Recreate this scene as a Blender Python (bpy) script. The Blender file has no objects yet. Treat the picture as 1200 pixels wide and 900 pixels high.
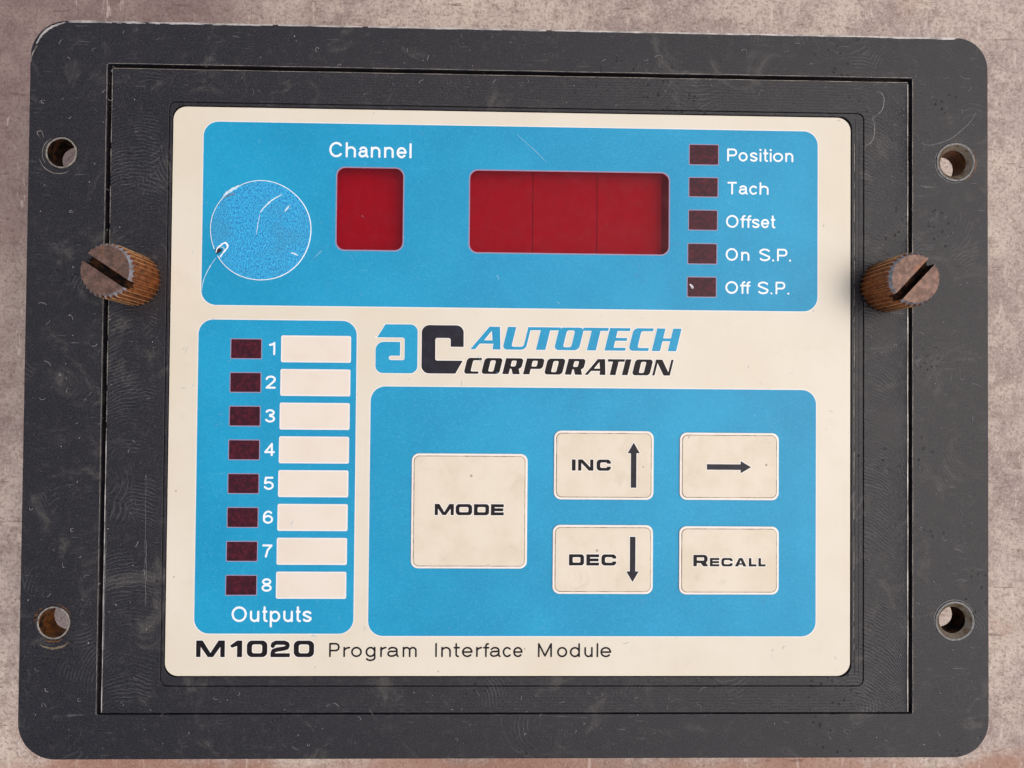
import bpy, bmesh, math, random
import numpy as np
from mathutils import Matrix, Vector

MM = 0.001
BENCH = -0.041                      # bench surface, metres below the face of the frame (z = 0)
R = math.radians
scene = bpy.context.scene
C = scene.collection

# ---------------------------------------------------------------- camera
cam_d = bpy.data.cameras.new('camera')
cam = bpy.data.objects.new('camera', cam_d); C.objects.link(cam)
cam_d.sensor_fit = 'HORIZONTAL'; cam_d.sensor_width = 36; cam_d.lens = 27.0
cam_d.clip_start = 0.01; cam_d.clip_end = 50
rot = Matrix(((0.99968608, -0.00884148, -0.02344303),
              (0.0084562, 0.99982838, -0.01648332),
              (0.02358474, 0.0162799, 0.99958928))).to_4x4()
cam.matrix_world = Matrix.Translation((-4.5486*MM, -1.0040*MM, 180.1425*MM)) @ rot
scene.camera = cam

# ---------------------------------------------------------------- sky, sun, exposure
SUN_EL, SUN_AZ = 64.0, 88.0         # azimuth clockwise from +Y
w = bpy.data.worlds.new('World'); scene.world = w; w.use_nodes = True
nt = w.node_tree; bgn = nt.nodes['Background']
sky = nt.nodes.new('ShaderNodeTexSky'); sky.sky_type = 'NISHITA'; sky.sun_disc = False
sky.sun_elevation = R(SUN_EL); sky.sun_rotation = R(SUN_AZ)
sky.air_density = 1.0; sky.dust_density = 5.0; sky.ozone_density = 1.0
hsv = nt.nodes.new('ShaderNodeHueSaturation'); hsv.inputs['Saturation'].default_value = 0.66     # thin cloud greys the blue
nt.links.new(sky.outputs[0], hsv.inputs['Color']); nt.links.new(hsv.outputs[0], bgn.inputs[0]); bgn.inputs[1].default_value = 0.13
sd = bpy.data.lights.new('sun', 'SUN'); sd.energy = 0.95; sd.angle = R(70); sd.color = (1.0, 0.90, 0.79)
so = bpy.data.objects.new('sun', sd); C.objects.link(so)
dv = Vector((math.sin(R(SUN_AZ))*math.cos(R(SUN_EL)), math.cos(R(SUN_AZ))*math.cos(R(SUN_EL)), math.sin(R(SUN_EL))))
so.rotation_euler = dv.to_track_quat('Z', 'Y').to_euler()
scene.view_settings.view_transform = 'Standard'; scene.view_settings.look = 'None'
scene.view_settings.gamma = 1; scene.view_settings.use_curve_mapping = False
scene.view_settings.exposure = 0.14
scene.render.resolution_x = 1024; scene.render.resolution_y = 768
rng = random.Random(11)

# ---------------------------------------------------------------- material helpers
class NT:
    """small helper for node materials; coordinates are object positions in millimetres"""
    def __init__(s, name):
        s.m = bpy.data.materials.new(name); s.m.use_nodes = True
        s.t = s.m.node_tree; s.b = s.t.nodes['Principled BSDF']
        s.tc = s.n('ShaderNodeTexCoord')
        vm = s.n('ShaderNodeVectorMath'); vm.operation = 'SCALE'; vm.inputs[3].default_value = 1000.0
        geo = s.n('ShaderNodeNewGeometry')
        s.l(geo.outputs['Position'], vm.inputs[0]); s.pos = vm.outputs[0]
    def n(s, k): return s.t.nodes.new(k)
    def l(s, a, b): s.t.links.new(a, b)
    def val(s, sock, v):
        if isinstance(v, (int, float)): sock.default_value = v
        elif isinstance(v, (tuple, list)): sock.default_value = tuple(v) if len(v) == len(sock.default_value) else tuple(v)+(1,)
        else: s.l(v, sock)
    def noise(s, scale, detail=3, rough=0.55, vec=None, dist=0.0, col=False):
        k = s.n('ShaderNodeTexNoise'); k.inputs['Scale'].default_value = scale
        k.inputs['Detail'].default_value = detail; k.inputs['Roughness'].default_value = rough
        k.inputs['Distortion'].default_value = dist
        s.l(vec if vec else s.pos, k.inputs['Vector']); return k.outputs['Color' if col else 'Fac']
    def voro(s, scale, vec=None, rnd=1.0):
        k = s.n('ShaderNodeTexVoronoi'); k.inputs['Scale'].default_value = scale
        k.inputs['Randomness'].default_value = rnd
        s.l(vec if vec else s.pos, k.inputs['Vector']); return k.outputs['Distance']
    def scale(s, v3, vec=None, rot=0.0, loc=(0,0,0)):
        k = s.n('ShaderNodeMapping'); k.inputs['Scale'].default_value = v3; k.inputs['Rotation'].default_value = (0,0,rot)
        k.inputs['Location'].default_value = loc
        s.l(vec if vec else s.pos, k.inputs['Vector']); return k.outputs[0]
    def math(s, op, a, b=0.0, c=0.0, clamp=False):
        k = s.n('ShaderNodeMath'); k.operation = op; k.use_clamp = clamp
        for i, v in enumerate((a, b, c)): s.val(k.inputs[i], v)
        return k.outputs[0]
    def ramp(s, f, a, b, o0=0.0, o1=1.0):
        k = s.n('ShaderNodeMapRange'); k.interpolation_type = 'SMOOTHSTEP'
        for i, v in zip((0,1,2,3,4), (f, a, b, o0, o1)): s.val(k.inputs[i], v)
        return k.outputs[0]
    def mix(s, f, a, b):
        k = s.n('ShaderNodeMix'); k.data_type = 'RGBA'
        s.val(k.inputs[0], f)
        for i, v in ((6, a), (7, b)): s.val(k.inputs[i], v)
        return k.outputs[2]
    def xyz(s):
        k = s.n('ShaderNodeSeparateXYZ'); s.l(s.pos, k.inputs[0]); return k.outputs
    def bump(s, h, dist, strength=1.0, normal=None):
        k = s.n('ShaderNodeBump'); k.inputs['Distance'].default_value = dist*MM; k.inputs['Strength'].default_value = strength
        s.l(h, k.inputs['Height'])
        if normal: s.l(normal, k.inputs['Normal'])
        return k.outputs[0]
    def out(s, col=None, rough=None, metal=None, normal=None, spec=None):
        for nme, v in (('Base Color', col), ('Roughness', rough), ('Metallic', metal), ('Normal', normal), ('Specular IOR Level', spec)):
            if v is not None: s.val(s.b.inputs[nme], v)
        return s.m

def lin(r, g, b):
    f = lambda c: (c/255/12.92 if c <= 10 else ((c/255+0.055)/1.055)**2.4)
    return (f(r), f(g), f(b), 1)

# ---- bench: worn, mottled pinkish brown metal-like top
def mat_bench():
    s = NT('bench_top')
    big = s.noise(0.018, 4, 0.6, dist=0.6); mid = s.noise(0.11, 5, 0.65); mid2 = s.noise(0.35, 4, 0.6, s.scale((1,1,1), loc=(31,7,0)))
    fine = s.noise(1.0, 4, 0.75); grain = s.noise(1.7, 3, 0.65)
    c = s.mix(s.ramp(big, 0.36, 0.64), lin(150,132,126), lin(186,169,158))
    c = s.mix(s.ramp(mid, 0.40, 0.66, 0, 0.6), c, lin(210,194,180))
    c = s.mix(s.ramp(mid2, 0.48, 0.70, 0, 0.45), c, lin(122,98,88))
    c = s.mix(s.ramp(fine, 0.48, 0.64, 0, 0.6), c, lin(112,90,82))
    c = s.mix(s.ramp(grain, 0.50, 0.72, 0, 0.5), c, lin(216,200,188))
    c = s.mix(s.ramp(s.noise(0.9, 4, 0.75, s.scale((1,1,1), loc=(77,2,0))), 0.56, 0.68, 0, 0.6), c, lin(92,70,62))
    # rust stains
    st = s.noise(0.028, 5, 0.6, s.scale((1,1,1), loc=(5,61,0)), dist=0.5)
    c = s.mix(s.ramp(st, 0.58, 0.74, 0, 0.3), c, lin(168,122,96))
    x, y, z = s.xyz()
    # a reddish, darker band along the near side of the bench
    d = s.math('ADD', s.math('ABSOLUTE', s.math('ADD', y, 112)), s.math('MULTIPLY', s.math('SUBTRACT', s.noise(0.03, 4, 0.6), 0.5), 28))
    c = s.mix(s.ramp(d, 4, 11, 0.6, 0), c, lin(152,100,74))
    # a dark grimy area towards the far left
    dl = s.math('ADD', s.math('MULTIPLY', x, 0.72), s.math('MULTIPLY', y, -0.55))
    dl = s.math('ADD', dl, s.math('MULTIPLY', s.math('SUBTRACT', s.noise(0.03, 4, 0.6), 0.5), 70))
    c = s.mix(s.ramp(dl, -130, -85, 0.62, 0), c, lin(96,70,70))
    pale = s.noise(0.5, 3, 0.6, s.scale((1,0.22,1), rot=R(38)))
    c = s.mix(s.ramp(pale, 0.62, 0.70, 0, 0.35), c, lin(224,208,196))
    dk = s.noise(0.55, 3, 0.6, s.scale((0.16,1,1), rot=R(-52), loc=(9,2,0)))
    c = s.mix(s.ramp(dk, 0.66, 0.71, 0, 0.5), c, lin(92,66,58))
    h = s.math('ADD', s.math('MULTIPLY', fine, 0.7), grain)
    return s.out(c, s.ramp(mid, 0.3, 0.7, 0.5, 0.75), 0.0, s.bump(h, 0.25, 0.7), 0.4)

# ---- black moulded / machined plastic of the frame and insert
def mat_black(name, swirl=False):
    s = NT(name)
    x, y, z = s.xyz()
    cloud = s.noise(0.045, 5, 0.62, dist=0.8); smear = s.noise(0.30, 6, 0.75); fine = s.noise(2.0, 4, 0.8); mic = s.noise(5, 2, 0.6)
    c = s.mix(s.ramp(cloud, 0.4, 0.68, 0, 0.5), lin(13,10,19), lin(24,21,27))
    c = s.mix(s.ramp(smear, 0.52, 0.75, 0, 0.26), c, lin(88,82,76))
    c = s.mix(s.ramp(fine, 0.50, 0.72, 0, 0.55), c, lin(68,66,72))
    c = s.mix(s.ramp(fine, 0.32, 0.46, 0.7, 0), c, lin(10,10,12))
    c = s.mix(s.ramp(mic, 0.58, 0.75, 0, 0.4), c, lin(110,108,108))
    # dusty rubbed patches and ring marks from turning tools and fingers
    rub = s.ramp(s.noise(0.075, 5, 0.7, s.scale((1,1,1), loc=(40,12,0)), dist=1.2), 0.54, 0.74)
    c = s.mix(s.math('MULTIPLY', rub, s.ramp(fine, 0.3, 0.6, 0.25, 0.8)), c, lin(84,80,76))
    rg = s.voro(0.052, s.scale((1,1,1), loc=(2,33,0)))
    rw = s.math('SINE', s.math('ADD', s.math('MULTIPLY', rg, 150.0), s.math('MULTIPLY', s.noise(0.4, 3, 0.6), 5.0)))
    rw = s.math('MULTIPLY', rw, s.ramp(s.noise(0.06, 4, 0.65, s.scale((1,1,1), loc=(11,5,0))), 0.48, 0.68))
    c = s.mix(s.ramp(rw, 0.3, 1.0, 0, 0.22), c, lin(112,110,112))
    # dark pits
    pn = s.noise(0.06, 3, 0.5, s.scale((1,1,1), loc=(17,3,0)))
    pit = s.voro(0.62)
    pm = s.math('MULTIPLY', s.ramp(pit, 0.13, 0.2, 1, 0), s.ramp(pn, 0.54, 0.66))
    c = s.mix(s.math('MULTIPLY', pm, 0.85), c, lin(12,11,13))
    # hair scratches in several directions
    sc = None
    for i, (a, k) in enumerate(((20, .03), (-35, .03), (75, .04), (-80, .05))):
        q = s.noise(1.4, 1, 0.5, s.scale((k,1,1), rot=R(a), loc=(i*13.0, i*7.0, 0)))
        q = s.ramp(s.math('ABSOLUTE', s.math('SUBTRACT', q, 0.5)), 0.0, 0.004, 1, 0)
        q = s.math('MULTIPLY', q, s.ramp(s.noise(0.12, 3, 0.6, s.scale((1,1,1), loc=(i*19.0,4,0))), 0.55, 0.68))
        sc = q if sc is None else s.math('MAXIMUM', sc, q)
    c = s.mix(s.math('MULTIPLY', sc, 0.5), c, lin(120,118,118))
    h = s.math('ADD', s.math('MULTIPLY', fine, 0.5), s.math('MULTIPLY', mic, 0.5))
    h = s.math('SUBTRACT', h, s.math('MULTIPLY', pm, 1.5))
    r = s.math('ADD', s.ramp(fine, 0.35, 0.7, 0.34, 0.48), s.math('MULTIPLY', rub, 0.12))
    nrm = s.bump(h, 0.16, 1.0)
    nrm = s.bump(rw, 0.012, 0.8, nrm)
    if swirl:
        # arcs left by a flycutter: on the upright bars they stack along y, on the cross bars along x
        jit = s.math('MULTIPLY', s.math('SUBTRACT', s.noise(0.10, 4, 0.62), 0.5), 4.5)
        ax = s.math('SUBTRACT', s.math('ABSOLUTE', x), s.ramp(x, -1, 1, 87.0, 80.0))
        arc = s.math('SQRT', s.math('MAXIMUM', s.math('SUBTRACT', 190.0, s.math('MULTIPLY', ax, ax)), 0.0))
        sgn = s.math('SIGN', x)
        ph = s.math('ADD', s.math('SUBTRACT', y, arc), jit)
        wv = s.math('SINE', s.math('MULTIPLY', ph, 7.2))
        side = s.ramp(s.math('ABSOLUTE', x), 81.5, 83.5)
        ampn = s.ramp(s.noise(0.07, 3, 0.6, s.scale((1,1,1), loc=(3,9,0))), 0.34, 0.6, 0.12, 1)
        wv = s.math('MULTIPLY', s.math('MULTIPLY', wv, side), ampn)
        nrm = s.bump(wv, 0.032, 0.9, nrm)
        lines = s.math('SINE', s.math('MULTIPLY', s.math('ADD', y, s.math('MULTIPLY', jit, 0.05)), 9.0))
        cross = s.math('MULTIPLY', s.ramp(s.math('ABSOLUTE', y), 67, 67.5), s.ramp(s.math('ABSOLUTE', x), 80, 82, 1, 0))
        nrm = s.bump(s.math('MULTIPLY', lines, cross), 0.010, 0.7, nrm)
        c = s.mix(s.ramp(wv, 0.5, 1.0, 0, 0.13), c, lin(140,138,138))
    return s.out(c, r, 0.0, nrm, 0.42)

def mat_plain(name, col, rough=0.5, metal=0.0, var=0.12, vs=0.12, col2=None, grain=0.0, spec=0.5, bump=0.0, gs=2.5):
    s = NT(name)
    col2 = col2 or tuple(v*0.7 for v in col[:3])+(1,)
    c = s.mix(s.ramp(s.noise(vs, 4, 0.6), 0.4, 0.7, 0, var), col, col2)
    if grain: c = s.mix(s.ramp(s.noise(gs, 3, 0.7), 0.5, 0.72, 0, grain), c, col2)
    nrm = s.bump(s.noise(gs, 3, 0.6), 0.03, bump) if bump else None
    return s.out(c, rough, metal, nrm, spec)

def mat_cream():
    s = NT('cream_plastic')
    c = s.mix(s.ramp(s.noise(0.03, 4, 0.6), 0.35, 0.7, 0, 0.6), lin(219,210,193), lin(211,199,176))
    c = s.mix(s.ramp(s.noise(0.14, 5, 0.65), 0.54, 0.8, 0, 0.18), c, lin(186,174,152))
    c = s.mix(s.ramp(s.noise(1.2, 4, 0.7), 0.6, 0.8, 0, 0.14), c, lin(172,156,140))
    sp = s.voro(0.16)
    c = s.mix(s.ramp(sp, 0.025, 0.045, 0.6, 0), c, lin(120,104,88))
    sp2 = s.voro(0.34, s.scale((1,1,1), loc=(4,9,0)))
    c = s.mix(s.math('MULTIPLY', s.ramp(sp2, 0.035, 0.06, 0.6, 0), s.ramp(s.noise(0.05, 2, 0.5), 0.5, 0.6)), c, lin(140,120,100))
    return s.out(c, 0.42, 0, s.bump(s.noise(3.0, 3, 0.6), 0.012, 0.5), 0.4)

def mat_blue(name='blue_print', base=(12,140,182), lighter=(22,153,195)):
    s = NT(name)
    c = s.mix(s.ramp(s.noise(0.035, 4, 0.6), 0.3, 0.75), lin(*base), lin(*lighter))
    c = s.mix(s.ramp(s.noise(0.1, 5, 0.65, dist=0.6), 0.55, 0.78, 0, 0.2), c, lin(44,128,166))
    c = s.mix(s.ramp(s.noise(2.4, 3, 0.7), 0.50, 0.72, 0, 0.32), c, lin(84,176,214))
    c = s.mix(s.ramp(s.noise(1.7, 4, 0.7, s.scale((1,1,1), loc=(8,8,0))), 0.54, 0.74, 0, 0.35), c, lin(16,106,158))
    q = s.noise(0.9, 1, 0.5, s.scale((0.04,1,1), rot=R(-48)))
    q = s.math('MULTIPLY', s.ramp(s.math('ABSOLUTE', s.math('SUBTRACT', q, 0.5)), 0, 0.003, 1, 0), s.ramp(s.noise(0.07, 3, 0.6), 0.58, 0.7))
    c = s.mix(s.math('MULTIPLY', q, 0.4), c, lin(150,205,225))
    return s.out(c, 0.44, 0, s.bump(s.noise(3.0, 3, 0.6), 0.015, 0.5), 0.28)

def mat_film(name, tint, surf, k):
    """red tinted window film: dusty diffuse skin over a tinted clear sheet"""
    s = NT(name)
    col = s.mix(s.ramp(s.noise(1.1, 5, 0.75), 0.45, 0.75, 0, 0.35), lin(*surf), lin(min(255, surf[0]+50), surf[1]+35, surf[2]+40))
    q = s.noise(1.3, 1, 0.5, s.scale((0.05,1,1), rot=R(14)))
    q = s.math('MULTIPLY', s.ramp(s.math('ABSOLUTE', s.math('SUBTRACT', q, 0.5)), 0, 0.006, 1, 0), s.ramp(s.noise(0.2, 3, 0.6), 0.5, 0.65))
    col = s.mix(s.math('MULTIPLY', q, 0.3), col, lin(210,110,120))
    s.out(col, 0.38, 0, s.bump(s.noise(2.6, 3, 0.7), 0.03, 0.6), 0.3)
    tr = s.n('ShaderNodeBsdfTransparent'); tr.inputs[0].default_value = tint
    mx = s.n('ShaderNodeMixShader')
    s.val(mx.inputs[0], s.ramp(s.noise(0.25, 4, 0.65), 0.35, 0.75, k-0.04, k+0.08))
    s.l(tr.outputs[0], mx.inputs[1]); s.l(s.b.outputs[0], mx.inputs[2])
    s.l(mx.outputs[0], s.t.nodes['Material Output'].inputs[0])
    return s.m

def mat_led():
    s = NT('maroon_window')
    c = s.mix(s.ramp(s.noise(0.9, 5, 0.7), 0.4, 0.7), lin(46,6,24), lin(84,17,34))
    c = s.mix(s.ramp(s.noise(2.6, 3, 0.7), 0.5, 0.75, 0, 0.35), c, lin(108,34,50))
    return s.out(c, 0.45, 0, s.bump(s.noise(2.6, 3, 0.7), 0.04, 0.7), 0.22)

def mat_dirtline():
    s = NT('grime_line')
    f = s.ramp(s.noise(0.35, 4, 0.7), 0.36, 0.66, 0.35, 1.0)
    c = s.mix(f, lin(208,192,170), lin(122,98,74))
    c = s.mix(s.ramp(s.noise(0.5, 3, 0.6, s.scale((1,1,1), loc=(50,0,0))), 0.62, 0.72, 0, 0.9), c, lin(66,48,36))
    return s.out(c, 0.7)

def mat_key():
    s = NT('key_face')
    c = s.mix(s.ramp(s.noise(0.09, 4, 0.6), 0.35, 0.7), lin(220,208,189), lin(212,199,176))
    c = s.mix(s.ramp(s.noise(0.16, 4, 0.6, s.scale((1,1,1), loc=(9,21,0)), dist=0.8), 0.56, 0.78, 0, 0.28), c, lin(178,164,138))
    c = s.mix(s.ramp(s.noise(0.8, 4, 0.7), 0.6, 0.8, 0, 0.3), c, lin(170,150,124))
    sp = s.voro(0.13, s.scale((1,1,1), loc=(2.5,1,0)))
    c = s.mix(s.ramp(sp, 0.03, 0.05, 0.7, 0), c, lin(140,110,84))
    return s.out(c, 0.45, 0, s.bump(s.noise(2.4, 3, 0.6), 0.012, 0.5), 0.4)

def mat_foil():
    s = NT('blue_foil')
    n1 = s.noise(2.1, 4, 0.75, s.scale((1.5,0.8,1))); n2 = s.noise(3.2, 3, 0.75)
    c = s.mix(s.ramp(n1, 0.38, 0.62), lin(0,112,178), lin(36,178,226))
    c = s.mix(s.ramp(n2, 0.5, 0.68, 0, 0.5), c, lin(96,204,238))
    c = s.mix(s.ramp(s.noise(0.12, 3, 0.6), 0.45, 0.68, 0, 0.45), c, lin(50,138,178))
    return s.out(c, 0.36, 0.12, s.bump(s.math('ADD', n1, n2), 0.10, 0.8), 0.5)

def mat_brass():
    s = NT('tarnished_brass_knurl')
    c = s.mix(s.ramp(s.noise(0.6, 4, 0.65), 0.35, 0.65), lin(132,72,38), lin(176,108,58))
    c = s.mix(s.ramp(s.noise(0.8, 3, 0.6, s.scale((1,1,1), loc=(8,1,0))), 0.48, 0.70, 0, 0.6), c, lin(70,38,26))
    # knurl crests painted brighter: rubbed brass, with highlights put into the colour
    k = s.n('ShaderNodeSeparateXYZ'); s.l(s.tc.outputs['Object'], k.inputs[0])
    rr = s.math('SQRT', s.math('ADD', s.math('MULTIPLY', k.outputs[0], k.outputs[0]), s.math('MULTIPLY', k.outputs[1], k.outputs[1])))
    crest = s.ramp(rr, 5.80*MM, 6.02*MM)
    c = s.mix(s.math('MULTIPLY', crest, s.ramp(s.noise(0.9, 3, 0.6), 0.3, 0.6, 0.3, 0.9)), c, lin(238,190,138))
    return s.out(c, s.ramp(crest, 0, 1, 0.5, 0.34), 0.62, s.bump(s.noise(3, 3, 0.6), 0.05, 0.6), 0.5)

def mat_screwtop():
    s = NT('oxidised_screw_end')
    c = s.mix(s.ramp(s.noise(0.6, 5, 0.7), 0.35, 0.68), lin(88,66,58), lin(126,98,86))
    c = s.mix(s.ramp(s.noise(1.6, 4, 0.7), 0.5, 0.72, 0, 0.6), c, lin(62,44,38))
    c = s.mix(s.ramp(s.noise(0.4, 3, 0.6, s.scale((1,1,1), loc=(3,3,0))), 0.56, 0.7, 0, 0.5), c, lin(150,98,62))
    return s.out(c, 0.5, 0.45, s.bump(s.noise(1.6, 4, 0.7), 0.10, 0.8), 0.5)

M = dict(
    bench=mat_bench(), frame=mat_black('black_frame_plastic'), insert=mat_black('machined_black_plastic', True),
    cream=mat_cream(), blue=mat_blue(), key=mat_key(), strip=mat_plain('strip_cream', lin(224,212,198), 0.45, var=0.4, vs=0.1, col2=lin(214,200,180)), foil=mat_foil(), brass=mat_brass(), stop=mat_screwtop(),
    rim=mat_plain('pale_key_rim', lin(236,226,216), 0.38, var=0.3, vs=0.3, col2=lin(214,198,180)),
    sharpen_halo=mat_plain('pale_sharpen_halo', lin(232,226,220), 0.45, var=0.3, col2=lin(216,206,196)),  # added pale border imitating a sharpening halo, not a printed line
    pinkline=mat_plain('mauve_keyline', lin(148,132,160), 0.5, var=0.3),
    white=mat_plain('white_print', lin(238,240,242), 0.45, var=0.3, vs=0.6, col2=lin(205,222,230)),
    black=mat_plain('black_print', lin(14,9,14), 0.5, var=0.5, vs=0.8, col2=lin(34,26,32), grain=0.3, spec=0.2),
    navy=mat_plain('navy_print', lin(15,13,26), 0.45, var=0.5, vs=0.5, col2=lin(36,34,52), grain=0.4, spec=0.25),
    grime=mat_dirtline(), led=mat_led(),
    film=mat_film('red_display_film', (0.80, 0.05, 0.12, 1), (116,12,34), 0.30),
    module=mat_plain('display_module', lin(210,205,205), 0.6, var=0.2, vs=0.4),
    cavity=mat_plain('dark_cavity', lin(34,26,30), 0.8),
    rimmetal=mat_plain('worn_metal_edge', lin(176,166,170), 0.36, 0.55, var=0.7, vs=0.8, col2=lin(128,104,88), grain=0.6, bump=0.8, gs=1.6),
    burr_highlight=mat_plain('pale_burr_highlight', lin(150,142,134), 0.5, 0.2, var=0.8, vs=0.8, col2=lin(74,66,56), grain=0.6),  # hole burrs, and painted highlights along the groove edges
    rust=mat_plain('rusty_hole_wall', lin(128,78,34), 0.6, 0.2, var=1.0, vs=0.5, col2=lin(30,22,18), grain=0.9, bump=1.0, gs=1.2),
    steelring=mat_plain('grimy_grey_ring', lin(128,116,100), 0.42, 0.35, var=1.0, vs=0.6, col2=lin(96,74,46), grain=0.7, bump=0.8),
    darkwall=mat_plain('dark_hole_wall', lin(14,11,11), 0.85, var=0.9, vs=0.6, col2=lin(74,44,24), grain=0.2, spec=0.1),
    lint=mat_plain('pale_lint', lin(168,164,164), 0.8, var=0.4),
    dust=mat_plain('pale_dust', lin(170,164,156), 0.9, var=0.4),
    scratch=mat_plain('pale_scratch', lin(215,228,235), 0.5, var=0.7, vs=1.2, col2=lin(110,180,210)),
    greyline=mat_plain('grey_scuff', lin(128,126,124), 0.5, var=0.8, vs=1.0, col2=lin(70,70,72)),
    edge=mat_plain('edge_wear_highlight', lin(186,180,176), 0.45, 0.2, var=0.9, vs=0.25, col2=lin(110,106,104), grain=0.3),  # chips and wear, and the painted highlights on the bevels
    housing=mat_plain('housing_black', lin(36,36,38), 0.6),
)

# ---------------------------------------------------------------- object helpers
def link(name, me, parent=None, loc=None, label=None, kind=None):
    o = bpy.data.objects.new(name, me); C.objects.link(o)
    if parent: o.parent = parent
    if loc: o.location = loc
    if label: o['label'] = label
    if kind: o['kind'] = kind
    return o

def rrect(x0, x1, y0, y1, r, n=8):
    """rounded rectangle, counter-clockwise, mm"""
    if not isinstance(r, (tuple, list)): r = (r,)*4         # TR, TL, BL, BR
    pts = []
    for k, (cx, cy, s) in enumerate(((x1, y1, 0), (x0, y1, 90), (x0, y0, 180), (x1, y0, 270))):
        rr = r[k]; ox = -rr if k in (0, 3) else rr; oy = -rr if k in (0, 1) else rr
        for i in range(n+1):
            a = R(s+90*i/n); pts.append((cx+ox+rr*math.cos(a), cy+oy+rr*math.sin(a)))
    return pts
def circ(cx, cy, r, n=40): return [(cx+r*math.cos(2*math.pi*i/n), cy+r*math.sin(2*math.pi*i/n)) for i in range(n)]

def slab(name, loops, z0, z1, mat, bev=0.0, seg=2, parent=None, label=None, smooth=False):
    """filled 2D outline with holes, extruded z0..z1 (mm) with bevelled edges; z0==z1 gives a flat sheet"""
    cu = bpy.data.curves.new(name, 'CURVE'); cu.dimensions = '2D'; cu.fill_mode = 'BOTH'
    for lp in loops:
        sp = cu.splines.new('POLY'); sp.points.add(len(lp)-1)
        for p, (x, y) in zip(sp.points, lp): p.co = (x*MM, y*MM, 0, 1)
        sp.use_cyclic_u = True
    half = (z1-z0)/2*MM
    cu.fill_mode = 'BOTH' if half > 0 else 'FRONT'
    if bev: cu.bevel_depth = bev*MM; cu.bevel_resolution = seg; cu.offset = -bev*MM; cu.extrude = half-bev*MM
    else: cu.extrude = half
    tmp = bpy.data.objects.new('tmp', cu); C.objects.link(tmp)
    dg = bpy.context.evaluated_depsgraph_get()
    me = bpy.data.meshes.new_from_object(tmp.evaluated_get(dg)); me.name = name
    bpy.data.objects.remove(tmp); bpy.data.curves.remove(cu)
    me.transform(Matrix.Translation((0, 0, (z0+z1)/2*MM)))
    me.materials.clear(); me.materials.append(mat)
    for p in me.polygons: p.material_index = 0; p.use_smooth = False
    return link(name, me, parent, label=label)

# ---- signed distance printing --------------------------------------------------
def seg(p, q, w):
    (ax, ay), (bx, by) = p, q
    def f(X, Y):
        dx, dy = bx-ax, by-ay; L = dx*dx+dy*dy+1e-12
        t = np.clip(((X-ax)*dx+(Y-ay)*dy)/L, 0, 1)
        return np.hypot(X-ax-t*dx, Y-ay-t*dy)-w/2
    return f
def line(pts, w):
    fs = [seg(pts[i], pts[i+1], w) for i in range(len(pts)-1)]
    return lambda X, Y: np.minimum.reduce([f(X, Y) for f in fs])
def box(x0, y0, x1, y1, r=0.0):
    cx, cy, hx, hy = (x0+x1)/2, (y0+y1)/2, abs(x1-x0)/2-r, abs(y1-y0)/2-r
    def f(X, Y):
        qx = np.abs(X-cx)-hx; qy = np.abs(Y-cy)-hy
        return np.hypot(np.maximum(qx, 0), np.maximum(qy, 0))+np.minimum(np.maximum(qx, qy), 0)-r
    return f
def poly(pts):
    def f(X, Y):
        d = np.full(X.shape, 1e9); ins = np.zeros(X.shape, bool); n = len(pts)
        for i in range(n):
            ax, ay = pts[i]; bx, by = pts[(i+1) % n]
            dx, dy = bx-ax, by-ay; t = np.clip(((X-ax)*dx+(Y-ay)*dy)/(dx*dx+dy*dy+1e-12), 0, 1)
            d = np.minimum(d, np.hypot(X-ax-t*dx, Y-ay-t*dy))
            c = (ay > Y) != (by > Y)
            with np.errstate(divide='ignore', invalid='ignore'):
                xi = ax+(Y-ay)*dx/(dy if dy else 1e-12)
            ins ^= c & (X < xi)
        return np.where(ins, -d, d)
    return f
def disc(cx, cy, r): return lambda X, Y: np.hypot(X-cx, Y-cy)-r
def U(*fs): return lambda X, Y: np.minimum.reduce([f(X, Y) for f in fs])
def cut(a, *bs): return lambda X, Y: np.maximum.reduce([a(X, Y)]+[-b(X, Y) for b in bs])
def ell(cx, cy, rx, ry, a0, a1, n=20):
    return [(cx+rx*math.cos(R(a0+(a1-a0)*i/n)), cy+ry*math.sin(R(a0+(a1-a0)*i/n))) for i in range(n+1)]

def sdf_faces(fv, x0, x1, y0, y1, h):
    """marching squares fill of f<0; runs of full cells are merged"""
    nx, ny = int(math.ceil((x1-x0)/h)), int(math.ceil((y1-y0)/h))
    xs = x0+h*np.arange(nx+1); ys = y0+h*np.arange(ny+1)
    X, Y = np.meshgrid(xs, ys); D = fv(X, Y); D = np.where(np.abs(D) < 1e-9, 1e-9, D)
    I = D < 0
    cnt = I[:-1,:-1].astype(int)+I[:-1,1:]+I[1:,:-1]+I[1:,1:]
    V, Fc = [], []
    for j in range(ny):
        row = cnt[j]
        if not row.any(): continue
        i = 0
        while i < nx:
            if row[i] == 0: i += 1; continue
            if row[i] == 4:
                k = i
                while k < nx and row[k] == 4: k += 1
                b = len(V); V += [(xs[i], ys[j]), (xs[k], ys[j]), (xs[k], ys[j+1]), (xs[i], ys[j+1])]
                Fc.append((b, b+1, b+2, b+3)); i = k; continue
            cs = [(xs[i], ys[j], D[j,i]), (xs[i+1], ys[j], D[j,i+1]), (xs[i+1], ys[j+1], D[j+1,i+1]), (xs[i], ys[j+1], D[j+1,i])]
            out = []
            for q in range(4):
                a, c = cs[q], cs[(q+1) % 4]
                if a[2] < 0: out.append((a[0], a[1]))
                if (a[2] < 0) != (c[2] < 0):
                    t = a[2]/(a[2]-c[2]); out.append((a[0]+t*(c[0]-a[0]), a[1]+t*(c[1]-a[1])))
            if len(out) > 2:
                b = len(V); V += out; Fc.append(tuple(range(b, b+len(out))))
            i += 1
    return V, Fc

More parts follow.
